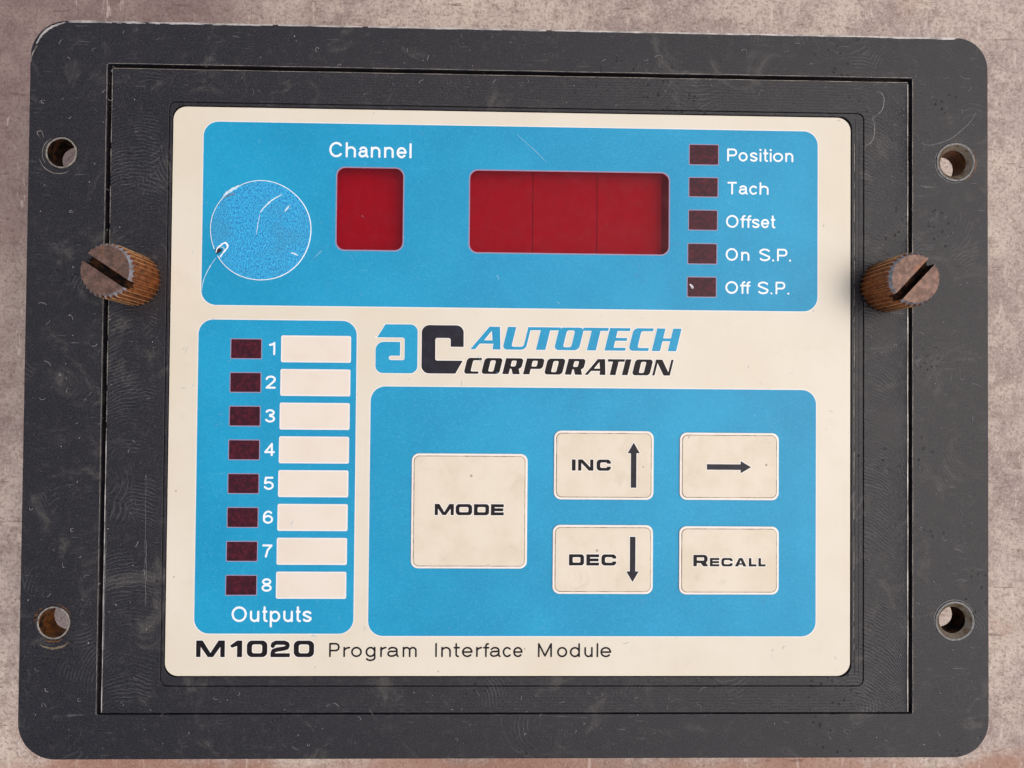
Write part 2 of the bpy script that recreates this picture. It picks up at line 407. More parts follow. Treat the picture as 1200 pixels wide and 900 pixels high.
def print_mesh(name, fv, bb, z, mat, parent, h=0.07, halo=0.0, halomat=None, label=None):
    """ink lying on a surface at height z (mm); an optional pale sharpening halo is added round it"""
    x0, x1, y0, y1 = bb; m_ = 0.1+halo
    layers = [(fv, z, 0)]
    if halo: layers.insert(0, ((lambda X, Y: fv(X, Y)-halo), z-0.012, 1))
    V, Fc, mi = [], [], []
    for f, zz, k in layers:
        v, fc = sdf_faces(f, x0-m_, x1+m_, y0-m_, y1+m_, h)
        b = len(V); V += [(a*MM, c*MM, zz*MM) for a, c in v]
        Fc += [tuple(i+b for i in t) for t in fc]; mi += [k]*len(fc)
    me = bpy.data.meshes.new(name); me.from_pydata(V, [], Fc)
    me.materials.append(mat)
    if halo: me.materials.append(halomat)
    for p, k in zip(me.polygons, mi): p.material_index = k
    return link(name, me, parent, label=label)

# ---- light sans letters: centre lines in a box W x 1, stroke t ---------------------
def light(ch, W, t):
    a = t/2; xh = 0.73; L = lambda *p: line(list(p), t)
    mid = lambda y0, y1, a0=0, a1=360: ell(W/2, (y0+y1)/2, W/2-a, (y1-y0)/2-a, a0, a1, 28)
    def S(top):
        q = (top-2*a)/4; cu, cl = top-a-q, a+q
        up = ell(W/2, cu, W/2-a, q, 25, 200, 14); lo = ell(W/2, cl, W/2-a, q, 20, -155, 14)
        return line(up+lo, t)
    def bowl(y0, y1, x=0.0):
        r = (y1-y0)/2; return [(x+a, y1)]+ell(W-a-r*0.95, (y0+y1)/2, r*0.95, r, 90, -90, 12)+[(x+a, y0)]
    def arch(x0, x1, y): return ell((x0+x1)/2, y, (x1-x0)/2, xh-a-y, 180, 0, 14)+[(x1, a)]
    if ch == 'C': return line(mid(0, 1, 42, 318), t)
    if ch in 'O0': return line(mid(0, 1), t)
    if ch == 'P': return U(L((a, a), (a, 1-a)), line(bowl(0.46, 1-a), t))
    if ch == 'S': return S(1)
    if ch == 'T': return U(L((a, 1-a), (W-a, 1-a)), L((W/2, a), (W/2, 1-a)))
    if ch == 'M': return L((a, a), (a, 1-a), (W/2, a+0.04), (W-a, 1-a), (W-a, a))
    if ch in 'Il': return L((W/2, a), (W/2, 1-a))
    if ch == 'o': return line(mid(0, xh), t)
    if ch == 'c': return line(mid(0, xh, 45, 315), t)
    if ch == 'e': return U(line(mid(0, xh, 0, 318), t), L((a, xh/2), (W-a, xh/2)))
    if ch == 'h': return U(L((a, a), (a, 1-a)), line(arch(a, W-a, 0.43), t))
    if ch == 'n': return U(L((a, a), (a, xh-a)), line(arch(a, W-a, 0.43), t))
    if ch == 'm': return U(L((a, a), (a, xh-a)), line(arch(a, W/2, 0.47), t), line(arch(W/2, W-a, 0.47), t))
    if ch == 'u': return U(L((W-a, a), (W-a, xh-a)), line([(a, xh-a)]+ell(W/2, 0.3, W/2-a, 0.3-a, 180, 360, 14), t))
    if ch == 'r': return U(L((a, a), (a, xh-a)), line(ell(W, 0.42, W-a, xh-a-0.42, 180, 95, 10), t))
    if ch == 's': return S(xh)
    if ch == 'i': return U(L((W/2, a), (W/2, xh-a)), disc(W/2, 1-a*1.1, a*1.25))
    if ch == '.': return box(W/2-a, 0, W/2+a, 2*a)
    if ch == 't': return U(line([(W*.42, 0.94), (W*.42, 0.2)]+ell(W*.42+0.13, 0.13+a, 0.13, 0.13, 180, 275, 8), t), L((a, xh-a), (W-a, xh-a)))
    if ch == 'f': return U(line([(W*.46, a), (W*.46, 0.82)]+ell(W*.46+0.15, 1-a-0.15, 0.15, 0.15, 180, 85, 8), t), L((a, xh-a), (W-a, xh-a)))
    if ch == 'p': return U(L((a, -0.27), (a, xh-a)), line(mid(0, xh), t))
    if ch == 'd': return U(L((W-a, a), (W-a, 1-a)), line(mid(0, xh), t))
    if ch == 'g': return U(line([(W-a, xh-a), (W-a, -0.05)]+ell(W/2, -0.05, W/2-a, 0.2-a/2, 0, -155, 12), t), line(mid(0, xh), t))
    if ch == 'a':
        sx = W-a-0.09
        return U(line([(sx+0.08, a), (sx, a+0.08), (sx, 0.5)]+ell((sx+a)/2+0.02, 0.5, (sx-a)/2-0.02, xh-a-0.5, 0, 160, 12), t),
                 line([(sx, 0.43), (sx*.55, 0.395)]+ell(W*.36, 0.21+a/2, W*.36-a, 0.2-a/2, 80, 275, 12)+[(sx*.75, 0.11), (sx, 0.24)], t))
    if ch == '1': return U(L((W-a, a), (W-a, 1-a)), line([(W-a, 1-a), (W*.6, .82), (a, .78)], t))
    if ch == '2': return line(ell(W/2, 0.70, W/2-a, 0.30-a, 170, -20, 14)+[(W*.62, 0.42), (a, a), (W-a, a)], t)
    if ch == '3': return U(line(ell(W/2, 0.745, W/2-a*1.4, 0.255-a, 160, -90, 14), t), line(ell(W/2, 0.27, W/2-a, 0.27-a+.01, 90, -160, 14), t))
    if ch == '4': return L((W*.74, a), (W*.74, 1-a), (a, 0.30), (W-a*.6, 0.30))
    if ch == '5': return line([(W-a*1.4, 1-a), (W*.22, 1-a), (W*.14, 0.52)]+ell(W/2, 0.33, W/2-a, 0.33-a, 130, -155, 16), t)
    if ch == '6': return U(line(ell(W/2, 0.33, W/2-a, 0.33-a, 0, 360, 24), t), line(ell(W/2+.02, 0.5, W/2-a+.02, 0.5-a, 185, 48, 14), t))
    if ch == '7': return line([(a, 1-a), (W-a, 1-a), (W*.52, 0.55), (W*.36, a)], t)
    if ch == '8': return U(line(ell(W/2, 0.745, W/2-a*1.5, 0.255-a, 0, 360, 22), t), line(ell(W/2, 0.27, W/2-a, 0.27-a+.01, 0, 360, 22), t))

# ---- wide bold letters --------------------------------------------------------------
def wide(ch, W, sv=0.31, sh=0.235):
    ring = lambda y0=0, y1=1, r=0.32: cut(box(0, y0, W, y1, r), box(sv, y0+sh, W-sv, y1-sh, 0.13))
    if ch in 'O0': return ring()
    if ch == 'C': return cut(ring(), box(W*.55, 0.37, W+.2, 0.63))
    if ch == 'D': return cut(U(box(0, 0, W, 1, 0.28), box(0, 0, W*.5, 1, .02)), box(sv, sh, W-sv, 1-sh, 0.1))
    if ch == 'E': return U(box(0, 0, sv, 1, .03), box(0, 0, W, sh, .03), box(0, 1-sh, W, 1, .03), box(0, .5-sh/2, W*.96, .5+sh/2, .03))
    if ch == 'L': return U(box(0, 0, sv, 1, .03), box(0, 0, W, sh, .03))
    if ch == 'I': return box(0, 0, W, 1, .03)
    if ch == 'N': return U(box(0, 0, sv*.9, 1, .03), box(W-sv*.9, 0, W, 1, .03), poly([(0, 1), (sv*1.25, 1), (W, 0), (W-sv*1.25, 0)]))
    if ch == 'M':
        return U(box(0, 0, sv*.88, 1, .03), box(W-sv*.88, 0, W, 1, .03), poly([(0, 1), (sv*1.25, 1), (W/2+.16, 0), (W/2-.16, 0)]),
                 poly([(W, 1), (W-sv*1.25, 1), (W/2-.16, 0), (W/2+.16, 0)]))
    if ch == 'A': return cut(poly([(0, 0), (W*.36, 1), (W*.64, 1), (W, 0)]), poly([(W*.29, -.1), (W*.34, .2), (W*.66, .2), (W*.71, -.1)]), poly([(W*.405, .38), (W*.5, .74), (W*.595, .38)]))
    if ch == 'R':
        return U(box(0, 0, sv, 1, .03), cut(U(box(0, .28, W*.97, 1, .30), box(0, .28, W*.5, 1)), box(sv, .28+sh*.9, W*.97-sv, 1-sh*.9, .06)), poly([(W*.42, .40), (W*.80, .44), (W*1.02, 0), (W-sv*1.35, 0)]))
    if ch == '1': return U(box(W-sv, 0, W, 1, .03), poly([(W-sv, 1), (W, 1), (W-sv*.6, .72), (.13, .56), (0, .68)]))
    if ch == '2':
        return U(line([(.14, .68), (.17, .79), (.34, .872), (W-.34, .872), (W-.17, .80), (W-.14, .69), (W-.19, .57), (W-.4, .51), (.42, .46), (.19, .38), (.14, .26), (.14, .13)], .255),
                 box(0.01, 0, W, sh, .03))

# ---- slanted high-contrast logo letters ---------------------------------------------
def slant(ch, W, sv, sh):
    if ch == 'A': return cut(poly([(0, 0), (W*.45, 1), (W*.80, 1), (W, 0)]), poly([(.14, -.1), (W*.27, .25), (W-sv, .25), (W-sv*.93, -.1)]), poly([(W*.38, .40), (W*.56, .82), (W*.66, .40)]))
    if ch == 'U': return cut(box(0, 0, W, 1.4, .2), box(sv, sh, W-sh, 1.6, .1), box(-.2, 1, W+.2, 1.6))
    if ch == 'O': return cut(box(0, 0, W, 1, .2), box(sv, sh, W-sv, 1-sh, .09))
    if ch == 'C': return cut(box(0, 0, W*1.35, 1, .2), box(sv, sh, W*1.5, 1-sh, .09), box(W, -.1, W*1.6, 1.1))
    if ch == 'E': return U(box(0, 0, sv, 1), box(0, 0, W, sh), box(0, 1-sh, W, 1), box(0, .5-sh/2, W*.96, .5+sh/2))
    if ch == 'H': return U(box(0, 0, sv, 1), box(W-sv, 0, W, 1), box(0, .5-sh/2, W, .5+sh/2))
    if ch == 'I': return box(0, 0, W, 1, .02)
    if ch == 'N': return U(box(0, 0, sh, 1), box(W-sh, 0, W, 1), poly([(0, 1), (sv, 1), (W, 0), (W-sv, 0)]))
    if ch in 'PR':
        b = cut(U(box(0, .34, W, 1, .2), box(0, .34, W*.5, 1)), box(sv, .34+sh, W-sv, 1-sh, .07))
        f = U(box(0, 0, sv, 1), b)
        return f if ch == 'P' else U(f, poly([(W*.40, .42), (W*.82, .46), (W*.99, 0), (W*.99-sv*1.1, 0)]))

def place(glyphs, x0, y0, s, shear=0.0):
    """glyphs: (function in unit-height coordinates, x offset in mm)"""
    def f(X, Y):
        v = (Y-y0)/s; u = (X-x0)/s-shear*v
        return np.minimum.reduce([g(u-o/s, v) for g, o in glyphs])*s
    return f

def text_light(name, letters, x0, x1, base, H, parent, z, mat, t=0.13, slope=0.0, halo=0, halomat=None, label=None):
    """letters: (char, u0, u1) in photo-measured units; spread over x0..x1"""
    u0, u1 = letters[0][1], letters[-1][2]; k = (x1-x0)/(u1-u0)
    gl = [(light(c, (b-a)*k/H, t), (a-u0)*k) for c, a, b in letters]
    return print_mesh(name, place(gl, x0, base, H), (x0, x1, base-.35*H, base+H), z, mat, parent, halo=halo, halomat=halomat, label=label)
def text_wide(name, letters, x0, x1, base, H, parent, z, mat, sv=.31, sh=.235, halo=0.16, label=None, small=None):
    u0, u1 = letters[0][1], letters[-1][2]; k = (x1-x0)/(u1-u0); fs = []
    for i, (c, a, b) in enumerate(letters):
        h = H if (small is None or i == 0) else small
        fs.append(place([(wide(c, (b-a)*k/h, sv*(1 if h == H else 1.02), sh*(1 if h == H else 1.05)), 0)], x0+(a-u0)*k, base, h))
    return print_mesh(name, U(*fs), (x0, x1, base, base+H), z, mat, parent, halo=halo, halomat=M['sharpen_halo'], label=label)

# ================================================================ BENCH
bm = bmesh.new(); bmesh.ops.create_grid(bm, x_segments=8, y_segments=8, size=1.2)
me = bpy.data.meshes.new('bench'); bm.to_mesh(me); bm.free(); me.materials.append(M['bench'])
link('bench_surface', me, loc=(0, 0, BENCH), kind='structure')

# ================================================================ THE MODULE
mod = bpy.data.objects.new('interface_module', None); C.objects.link(mod); mod.empty_display_size = 0.02
mod.location = (0, 0, BENCH)
mod['label'] = 'black framed control panel with cream and blue face and red windows on the bench'
mod['category'] = 'control panel'
inv = Matrix.Translation((0, 0, -BENCH))
root_parts = []
def P(o):            # part of the module, keeping its place
    o.parent = mod; o.location = (o.location[0], o.location[1], o.location[2]-BENCH); return o

# frame: a plate with a window and four holes
holes = [(-105.67, 54.85, 3.35), (105.32, 55.94, 4.35), (-105.49, -53.99, 3.5), (105.0, -53.26, 4.35)]
frame = P(slab('frame', [rrect(-113.2, 113.2, -85.3, 85.9, (7.5, 8.5, 8.5, 8.5), 12),
                       list(reversed(rrect(-95.25, 94.7, -74.98, 75.8, 0.3, 2)))]+[list(reversed(circ(x, y, r+.28))) for x, y, r in holes],
               -6.3, 0, M['frame'], 0.28, 2))
# housing behind the plate, standing on the bench
P(slab('housing', [rrect(-90, 90, -71, 71, 2)], BENCH/MM, -7.0, M['housing'], 0.5))

# insert: outer bar ring, lower step round the label, and the floor of the pocket
ins = P(slab('insert_panel', [rrect(-94.3, 93.85, -74.7, 74.95, 0.4, 3), list(reversed(rrect(-81.0, 83.2, -68.6, 67.3, 1.6, 5)))],
             -6.9, -0.05, M['insert'], 0.14, 2))
st = slab('pocket_step', [rrect(-80.95, 83.15, -68.55, 67.25, 1.5, 5), list(reversed(rrect(-80.3, 80.35, -66.5, 66.5, 2.8, 6)))],
          -6.9, -0.28, M['insert'], 0.10, 1); st.parent = ins
for i, (xx, y0_, y1_) in enumerate(((81.3, -66, 66), (82.2, -66, 64))):
    rb = slab('machined_ridge', [rrect(xx-.14, xx+.14, y0_, y1_, .1, 1)], -0.30, -0.20, M['insert'], .03, 1); rb.parent = ins
pf = slab('pocket_floor', [rrect(-80.9, 83.1, -68.5, 67.2, 1.4, 5)], -6.8, -5.6, M['cavity']); pf.parent = ins

# face label: cream sheet with two openings
ZF = -0.22                                              # top of the cream sheet
CH = (-41.86, -26.18, 33.0, 52.5); DI = (-10.7, 36.6, 32.8, 52.35)
face = P(slab('face_plate', [rrect(-80.0, 80.0, -66.2, 66.2, (3.2, 3.0, 3.0, 3.2), 8),
                             list(reversed(rrect(*CH, 2.0))), list(reversed(rrect(*DI, 2.0)))], ZF-1.0, ZF, M['cream'], 0.0,
               label='cream printed face plate with rounded corners'))

# printed blue fields, each with an added pale sharpening halo under its edge
def field(name, loop, holes_, label):
    o = P(slab(name, [loop]+holes_, ZF+0.025, ZF+0.025, M['blue'], label=label)); return o
def grow(x0, x1, y0, y1, g): return (x0-g, x1+g, y0-g, y1+g)
FT = (-72.95, 72.1, 19.8, 62.8); FL = (-73.45, -36.75, -56.45, 16.4); FR = (-33.35, 71.8, -56.95, 1.15)
rF = (3.2, 3.2, 3.4, 3.4)
for nm, Fd, hl in (('top', FT, [list(reversed(rrect(*CH, 2.0))), list(reversed(rrect(*DI, 2.0)))]), ('left', FL, []), ('right', FR, [])):
    lab = dict(top='wide blue panel round the red windows', left='tall narrow blue panel marked Outputs', right='blue panel behind the five keys')[nm]
    f = field('blue_field', rrect(*Fd, 3.4), hl, lab)
    k = slab('sharpen_halo', [rrect(*grow(*Fd, .22), 3.6), list(reversed(rrect(*grow(*Fd, -.05), 3.35)))], ZF+0.012, ZF+0.012, M['sharpen_halo']); k.parent = f

ZI = ZF+0.05                                            # ink on the blue
# ---- windows
def window(name, rc, rad, label, divs, mods, zmod):
    o = P(slab(name, [rrect(*rc, rad)], ZF-0.10, ZF-0.10, M['film'], label=label))
    for a, b in mods:
        m_ = slab('display_module', [rrect(a, b, rc[2]-1.6, rc[3]+1.2, .2, 2)], -5.5, zmod, M['module'], .03, 1); m_.parent = o
    g = slab('window_edge', [rrect(*grow(*rc, .16), rad+.15), list(reversed(rrect(*grow(*rc, -.12), rad)))], ZF+0.045, ZF+0.045, M['pinkline']); g.parent = o
    return o
window('channel_window', CH, 1.9, 'small red Channel display window', [], [(-43.4, -24.6)], -4.3)
window('display_window', DI, 1.9, 'wide red display window of three digits', [], [(-12.3, 4.33), (4.5, 19.86), (20.04, 35.6)], -4.2)

def indicator(x0, x1, y0, y1, label):
    o = P(slab('indicator_window', [rrect(x0, x1, y0, y1, .12, 1)], ZF+.05, ZF+.05, M['led'], label=label))
    k = slab('window_edge', [rrect(x0-.2, x1+.2, y0-.2, y1+.2, .25, 2), list(reversed(rrect(x0+.02, x1-.02, y0+.02, y1-.02, .1, 1)))],
             ZF+.04, ZF+.04, M['pinkline']); k.parent = o
    return o
right_leds = [(41.4, 48.2, 54.5, 59.15, 'Position'), (41.35, 48.1, 46.86, 51.27, 'Tach'), (41.3, 48.0, 38.95, 43.5, 'Offset'),
              (41.15, 47.9, 30.9, 35.55, 'On S.P.'), (41.05, 47.8, 23.05, 27.6, 'Off S.P.')]
for a, b, c_, d, nm in right_leds: indicator(a, b, c_, d, 'maroon indicator window beside the word '+nm)
for i in range(8):
    ty = 11.84-i*7.845; x0 = -65.84-i*0.055
    indicator(x0, x0+6.94, ty-4.4, ty, 'maroon indicator window beside the numeral %d' % (i+1))
    sx0 = -54.29-i*.065; sy1 = 12.86-i*7.85
    s_ = P(slab('label_strip', [rrect(sx0, sx0+16.25, sy1-6.27, sy1, .35, 2)], ZF+.05, ZF+.05, M['sharpen_halo'], label='blank cream write-on strip beside the numeral %d' % (i+1)))
    c2 = slab('strip_face', [rrect(sx0+.32, sx0+15.93, sy1-5.95, sy1-.32, .2, 2)], ZF+.06, ZF+.06, M['strip']); c2.parent = s_
    ch = str(i+1); W_ = 1.45 if ch == '1' else 2.35; xd = (-57.1 if ch == '1' else -57.72)-i*.05
    H_ = 3.05
    print_mesh('numeral', place([(light(ch, W_/H_, .15), 0)], xd, sy1-4.62, H_), (xd, xd+W_, sy1-4.7, sy1-1.5), ZI, M['white'], face, h=.06)

# ---- white words on the blue, dark words on the cream
def words(o): o['kind_of_print'] = 'word'; return o
text_light('word_channel', [('C',118,242),('h',262,352),('a',375,465),('n',483,568),('n',600,685),('e',710,798),('l',812,854)], -43.68, -24.1, 54.85, 3.6, face, ZI, M['white'], .138)
text_light('word_position', [('P',468,555),('o',568,648),('s',668,735),('i',750,772),('t',785,830),('i',840,862),('o',872,960),('n',980,1050)], 50.36, 66.2, 55.35, 3.05, face, ZI, M['white'], .138)
text_light('word_tach', [('T',472,555),('a',572,652),('c',663,738),('h',753,832)], 50.44, 60.3, 47.45, 3.0, face, ZI, M['white'], .138)
text_light('word_offset', [('O',460,568),('f',583,630),('f',632,680),('s',685,750),('e',763,835),('t',848,888)], 50.14, 61.96, 39.5, 3.05, face, ZI, M['white'], .138)
text_light('words_on_set_point', [('O',457,563),('n',592,663),('S',750,845),('.',862,880),('P',905,995),('.',1008,1028)], 50.1, 65.76, 31.65, 3.0, face, ZI, M['white'], .138)
text_light('words_off_set_point', [('O',452,562),('f',580,626),('f',625,671),('S',735,828),('.',845,863),('P',890,975),('.',992,1012)], 50.05, 65.38, 23.8, 3.0, face, ZI, M['white'], .138)
text_light('word_outputs', [('O',120,255),('u',282,365),('t',392,437),('p',458,550),('u',577,662),('t',687,730),('s',748,828)], -64.88, -46.42, -53.75, 3.6, face, ZI, M['white'], .138)
text_light('words_program_interface_module', [('P',37,78),('r',92,117),('o',122,164),('g',178,217),('r',235,258),('a',262,308),('m',322,377),('I',445,459),('n',472,510),('t',520,545),
    ('e',553,595),('r',608,630),('f',635,660),('a',662,705),('c',712,748),('e',753,790),('M',850,905),('o',925,965),('d',975,1015),('u',1032,1065),('l',1077,1090),('e',1095,1138)],
    -42.28, 23.48, -61.85, 3.3, face, ZI, M['black'], .122)
text_wide('model_number', [('M',108,360),('1',403,512),('0',553,733),('2',760,932),('0',965,1145)], -72.9, -45.75, -61.85, 3.82, face, ZI, M['black'], halo=.18)

# ---- logo: initials and the two slanted words
def logo_px(fn, x0, y1, k):           # crop coordinates -> mm
    return lambda X, Y: fn((X-x0)/k, (y1-Y)/k)*k
KL = 9.8/296
fa = cut(box(120, 90, 416, 436, 52), poly([(90, 60), (190, 60), (190, 88), (131, 183), (90, 183)]),
         line([(80, 199), (309, 199), (309, 328), (230, 328)], 31), cut(box(100, 200, 178, 273), disc(178, 273, 58)))
fa = U(fa, poly([(178, 92), (240, 92), (240, 182), (133, 182), (186, 92)]))
emblem = P(print_mesh('logo_initial', logo_px(fa, -32.33-120*KL, 15.72+90*KL, KL), (-32.5, -22.4, 4.0, 15.9), ZI, M['blue'], None, halo=.2, halomat=M['sharpen_halo'], label='blue angular letter a of the logo'))
fc = cut(box(443, 97, 740, 440, 54), box(540, 188, 648, 348, 14), box(600, 250, 780, 348), poly([(736, 345), (800, 345), (800, 470), (680, 470), (683, 440)]))
P(print_mesh('logo_initial', logo_px(fc, -21.58-443*KL, 15.63+97*KL, KL), (-21.7, -11.6, 4.0, 15.8), ZI, M['navy'], None, halo=.2, halomat=M['sharpen_halo'], label='near-black angular letter C of the logo'))
KX = 0.20125
def logo_word(name, items, base, H, mat, sv, sh, lab):
    fs = []
    for it in items:
        c, a, b = it[:3]; X0 = -10.22+(a-551)*KX; Wd = (b-a)*KX/H
        if c == 'T':
            s0, s1 = (it[3]-a)*KX/H, (it[4]-a)*KX/H
            g = U(box(0, 1-sh*1.05, Wd, 1), box(s0, 0, s1, 1))
        else: g = slant(c, Wd, sv, sh)
        fs.append(place([(g, 0)], X0, base, H, 0.24))
    P(print_mesh(name, U(*fs), (-13, 42, base, base+H), ZI, mat, None, halo=.2, halomat=M['sharpen_halo'], label=lab, h=.06))
logo_word('logo_word', [('A',551.2,586.4),('U',588.5,615.8),('T',614.8,650.5,627.8,638.8),('O',648.8,678),('T',677,707,687.5,698),('E',708.2,732.5),('C',736.2,759.8),('H',763.8,792.6)],
          10.05, 5.35, M['blue'], .37, .13, 'blue slanted word AUTOTECH')
logo_word('logo_word', [('C',543.6,560.5),('O',564,585),('R',588.7,609.3),('P',613,634),('O',637.5,658.5),('R',661.8,682.2),('A',685,709.5),('T',708.2,728,714.4,721.3),('I',728.8,735.5),('O',740.5,761.3),('N',764.5,785.3)],
          4.28, 3.75, M['black'], .40, .15, 'near-black slanted word CORPORATION')

# ---- keys
def key(rc, label):
    x0, x1, y0, y1 = rc
    o = P(slab('key', [rrect(x0, x1, y0, y1, 1.7)], ZF, ZF+.36, M['rim'], .16, 2, label=label))
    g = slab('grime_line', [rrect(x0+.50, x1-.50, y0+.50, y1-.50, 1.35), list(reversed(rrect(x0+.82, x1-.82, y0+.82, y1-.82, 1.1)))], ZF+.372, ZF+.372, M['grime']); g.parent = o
    fce = slab('key_face', [rrect(x0+.68, x1-.68, y0+.68, y1-.68, 1.2)], ZF+.30, ZF+.46, M['key'], .07, 2); fce.parent = o
    return o
ZK = ZF+.50
kM = key((-23.6, 3.5, -41.2, -14.4), 'large square cream key reading MODE')
kI = key((9.65, 33.15, -25.0, -8.85), 'cream key reading INC with an upward arrow')
kD = key((9.5, 33.1, -47.05, -30.9), 'cream key reading DEC with a downward arrow')
kR = key((39.3, 62.85, -24.95, -9.1), 'cream key with a right-pointing arrow')
kC = key((39.25, 62.9, -47.1, -31.1), 'cream key reading RECALL')
HL = .17
text_wide('legend', [('M',222,348),('O',360,468),('D',480,580),('E',592,677)], -18.1, -2.0, -28.75, 2.6, kM, ZK, M['black'], .33, .27, HL)
text_wide('legend', [('I',257,295),('N',320,475),('C',507,652)], 13.86, 23.05, -18.2, 2.62, kI, ZK, M['black'], .33, .26, HL)
text_wide('legend', [('D',230,380),('E',403,530),('C',553,702)], 13.35, 24.45, -40.35, 2.62, kD, ZK, M['black'], .33, .26, HL)
text_wide('legend', [('R',230,378),('E',397,492),('C',513,628),('A',648,768),('L',790,868),('L',887,960)], 42.6, 59.7, -40.45, 2.68, kC, ZK, M['black'], .31, .25, HL, small=1.98)
def arrow(kk, x0, x1, y0, y1, d):
    if d == 'R':
        m_ = (y0+y1)/2; f = U(box(x0, m_-.66, x1-2.2, m_+.66), poly([(x1-2.5, y0), (x1-2.5, y1), (x1, m_)]))
    else:
        m_ = (x0+x1)/2
        if d == 'U': f = U(box(m_-.66, y0, m_+.66, y1-2.2), poly([(x0, y1-2.5), (x1, y1-2.5), (m_, y1)]))
        else: f = U(box(m_-.66, y0+2.2, m_+.66, y1), poly([(x0, y0+2.5), (x1, y0+2.5), (m_, y0)]))
    print_mesh('arrow', f, (x0, x1, y0, y1), ZK, M['navy'], kk, halo=HL, halomat=M['sharpen_halo'])
arrow(kI, 26.95, 29.85, -22.15, -11.55, 'U'); arrow(kD, 26.82, 29.75, -44.2, -33.6, 'D'); arrow(kR, 45.7, 56.2, -18.6, -15.7, 'R')

# ---- foil disc
cx, cy, r0 = -59.35, 37.35, 11.75
def disc_loop(rad):
    pts = []; na = R(207)
    for i in range(97):
        a = na+R(4.2)+(2*math.pi-R(8.4))*i/96
        wob = 1+0.004*math.sin(5*a)+(-.012*math.exp(-((a-R(207)-R(272))**2)*90))
        pts.append((cx+rad*wob*math.cos(a), cy+rad*wob*math.sin(a)))
    ux, uy = math.cos(na), math.sin(na)
    for dr, dw in ((.93, -.95), (.86, -.62), (.815, -.1), (.83, .45), (.9, .8)):
        pts.append((cx+rad*dr*ux-dw*uy, cy+rad*dr*uy+dw*ux))
    return pts
dk = P(slab('cover_disc', [disc_loop(r0)], ZF, ZF+.22, M['white'], .08, 2, label='round blue foil cover disc with pale edge'))
df = slab('disc_face', [disc_loop(r0-.19)], ZF+.235, ZF+.235, M['foil']); df.parent = dk
dh = slab('dark_nick', [[(cx+r0*math.cos(R(207))*k_-q*math.sin(R(207)), cy+r0*math.sin(R(207))*k_+q*math.cos(R(207))) for k_, q in ((.985, -.5), (.9, -.5), (.85, 0), (.88, .35), (.985, .45))]], ZF+.245, ZF+.245, M['cavity']); dh.parent = dk
def scr(name, pts, wd, z, mat, parent, jitter=0.0):
    if jitter: pts = [(a+rng.uniform(-jitter, jitter), b+rng.uniform(-jitter, jitter)) for a, b in pts]
    V, Fc = [], []
    for i, (a, b) in enumerate(pts):
        p0 = pts[max(i-1, 0)]; p1 = pts[min(i+1, len(pts)-1)]
        dx, dy = p1[0]-p0[0], p1[1]-p0[1]; L_ = math.hypot(dx, dy)+1e-9
        ww = wd*(.35+.65*math.sin(math.pi*(i+.35)/(len(pts)-.3)))*rng.uniform(.7, 1.2)/2
        V += [((a-dy/L_*ww)*MM, (b+dx/L_*ww)*MM, z*MM), ((a+dy/L_*ww)*MM, (b-dx/L_*ww)*MM, z*MM)]
        if i: k_ = 2*i; Fc.append((k_-2, k_-1, k_+1, k_))
    me = bpy.data.meshes.new(name); me.from_pydata(V, [], Fc); me.materials.append(mat)
    return link(name, me, parent)
def px(u, v): return (cx-11.85+(u-68)/735*23.6, cy+11.85-(v-100)/732*23.6)   # position on the disc from a close look
def spl(pts, n=8):
    out = []
    for i in range(len(pts)-1):
        p0 = pts[max(i-1,0)]; p1, p2 = pts[i], pts[i+1]; p3 = pts[min(i+2, len(pts)-1)]
        for k_ in range(n):
            t = k_/n; out.append(tuple(0.5*((2*p1[q])+(-p0[q]+p2[q])*t+(2*p0[q]-5*p1[q]+4*p2[q]-p3[q])*t*t+(-p0[q]+3*p1[q]-3*p2[q]+p3[q])*t**3) for q in (0, 1)))
    out.append(pts[-1]); return out
ZD = ZF+.25
scr('scratch', spl([px(430,340), px(470,290), px(520,245), px(585,205)]), .38, ZD, M['scratch'], dk, .05)
scr('scratch', spl([px(405,500), px(415,430), px(430,350)]), .16, ZD, M['scratch'], dk, .05)
scr('scratch', spl([px(610,330), px(630,300), px(650,290)]), .35, ZD, M['scratch'], dk, .12)
scr('scratch', spl([px(655,628), px(685,635), px(710,650)]), .35, ZD, M['scratch'], dk, .05)
scr('scratch', spl([px(160,225), px(215,180), px(275,145)]), .75, ZD, M['scratch'], dk, .12)
scr('scratch', spl([px(170,238), px(210,215), px(250,200)]), .3, ZD, M['greyline'], dk, .08)
scr('scratch', spl([px(118,632), px(130,598), px(180,562), px(200,590), px(165,640), px(140,675)]), .42, ZD, M['white'], dk, .04)
scr('hair', spl([px(115,672), px(70,740), px(30,830), px(18,905)]), .17, ZF+.06, M['scratch'], dk)

scr('paint_chip', spl([(41.6, 25.9), (41.95, 25.6), (42.2, 25.2), (42.3, 24.9)]), .55, ZF+.07, M['white'], face, .05)
for a_, b_ in (((-45, 33), (-47, 31)), ((10, 21.4), (10.8, 20.9)), ((-3.6, 26.3), (-4.2, 27.6)), ((20.5, 9.0), (20.8, 8.6)), ((57.0, -5.0), (57.3, -5.2)), ((.2, 61.0), (7.5, 54.3))):
    mx_ = ((a_[0]+b_[0])/2+.15, (a_[1]+b_[1])/2+.1)
    scr('scratch', spl([a_, mx_, b_]), .05, ZF+.07, M['scratch'], face, .05)
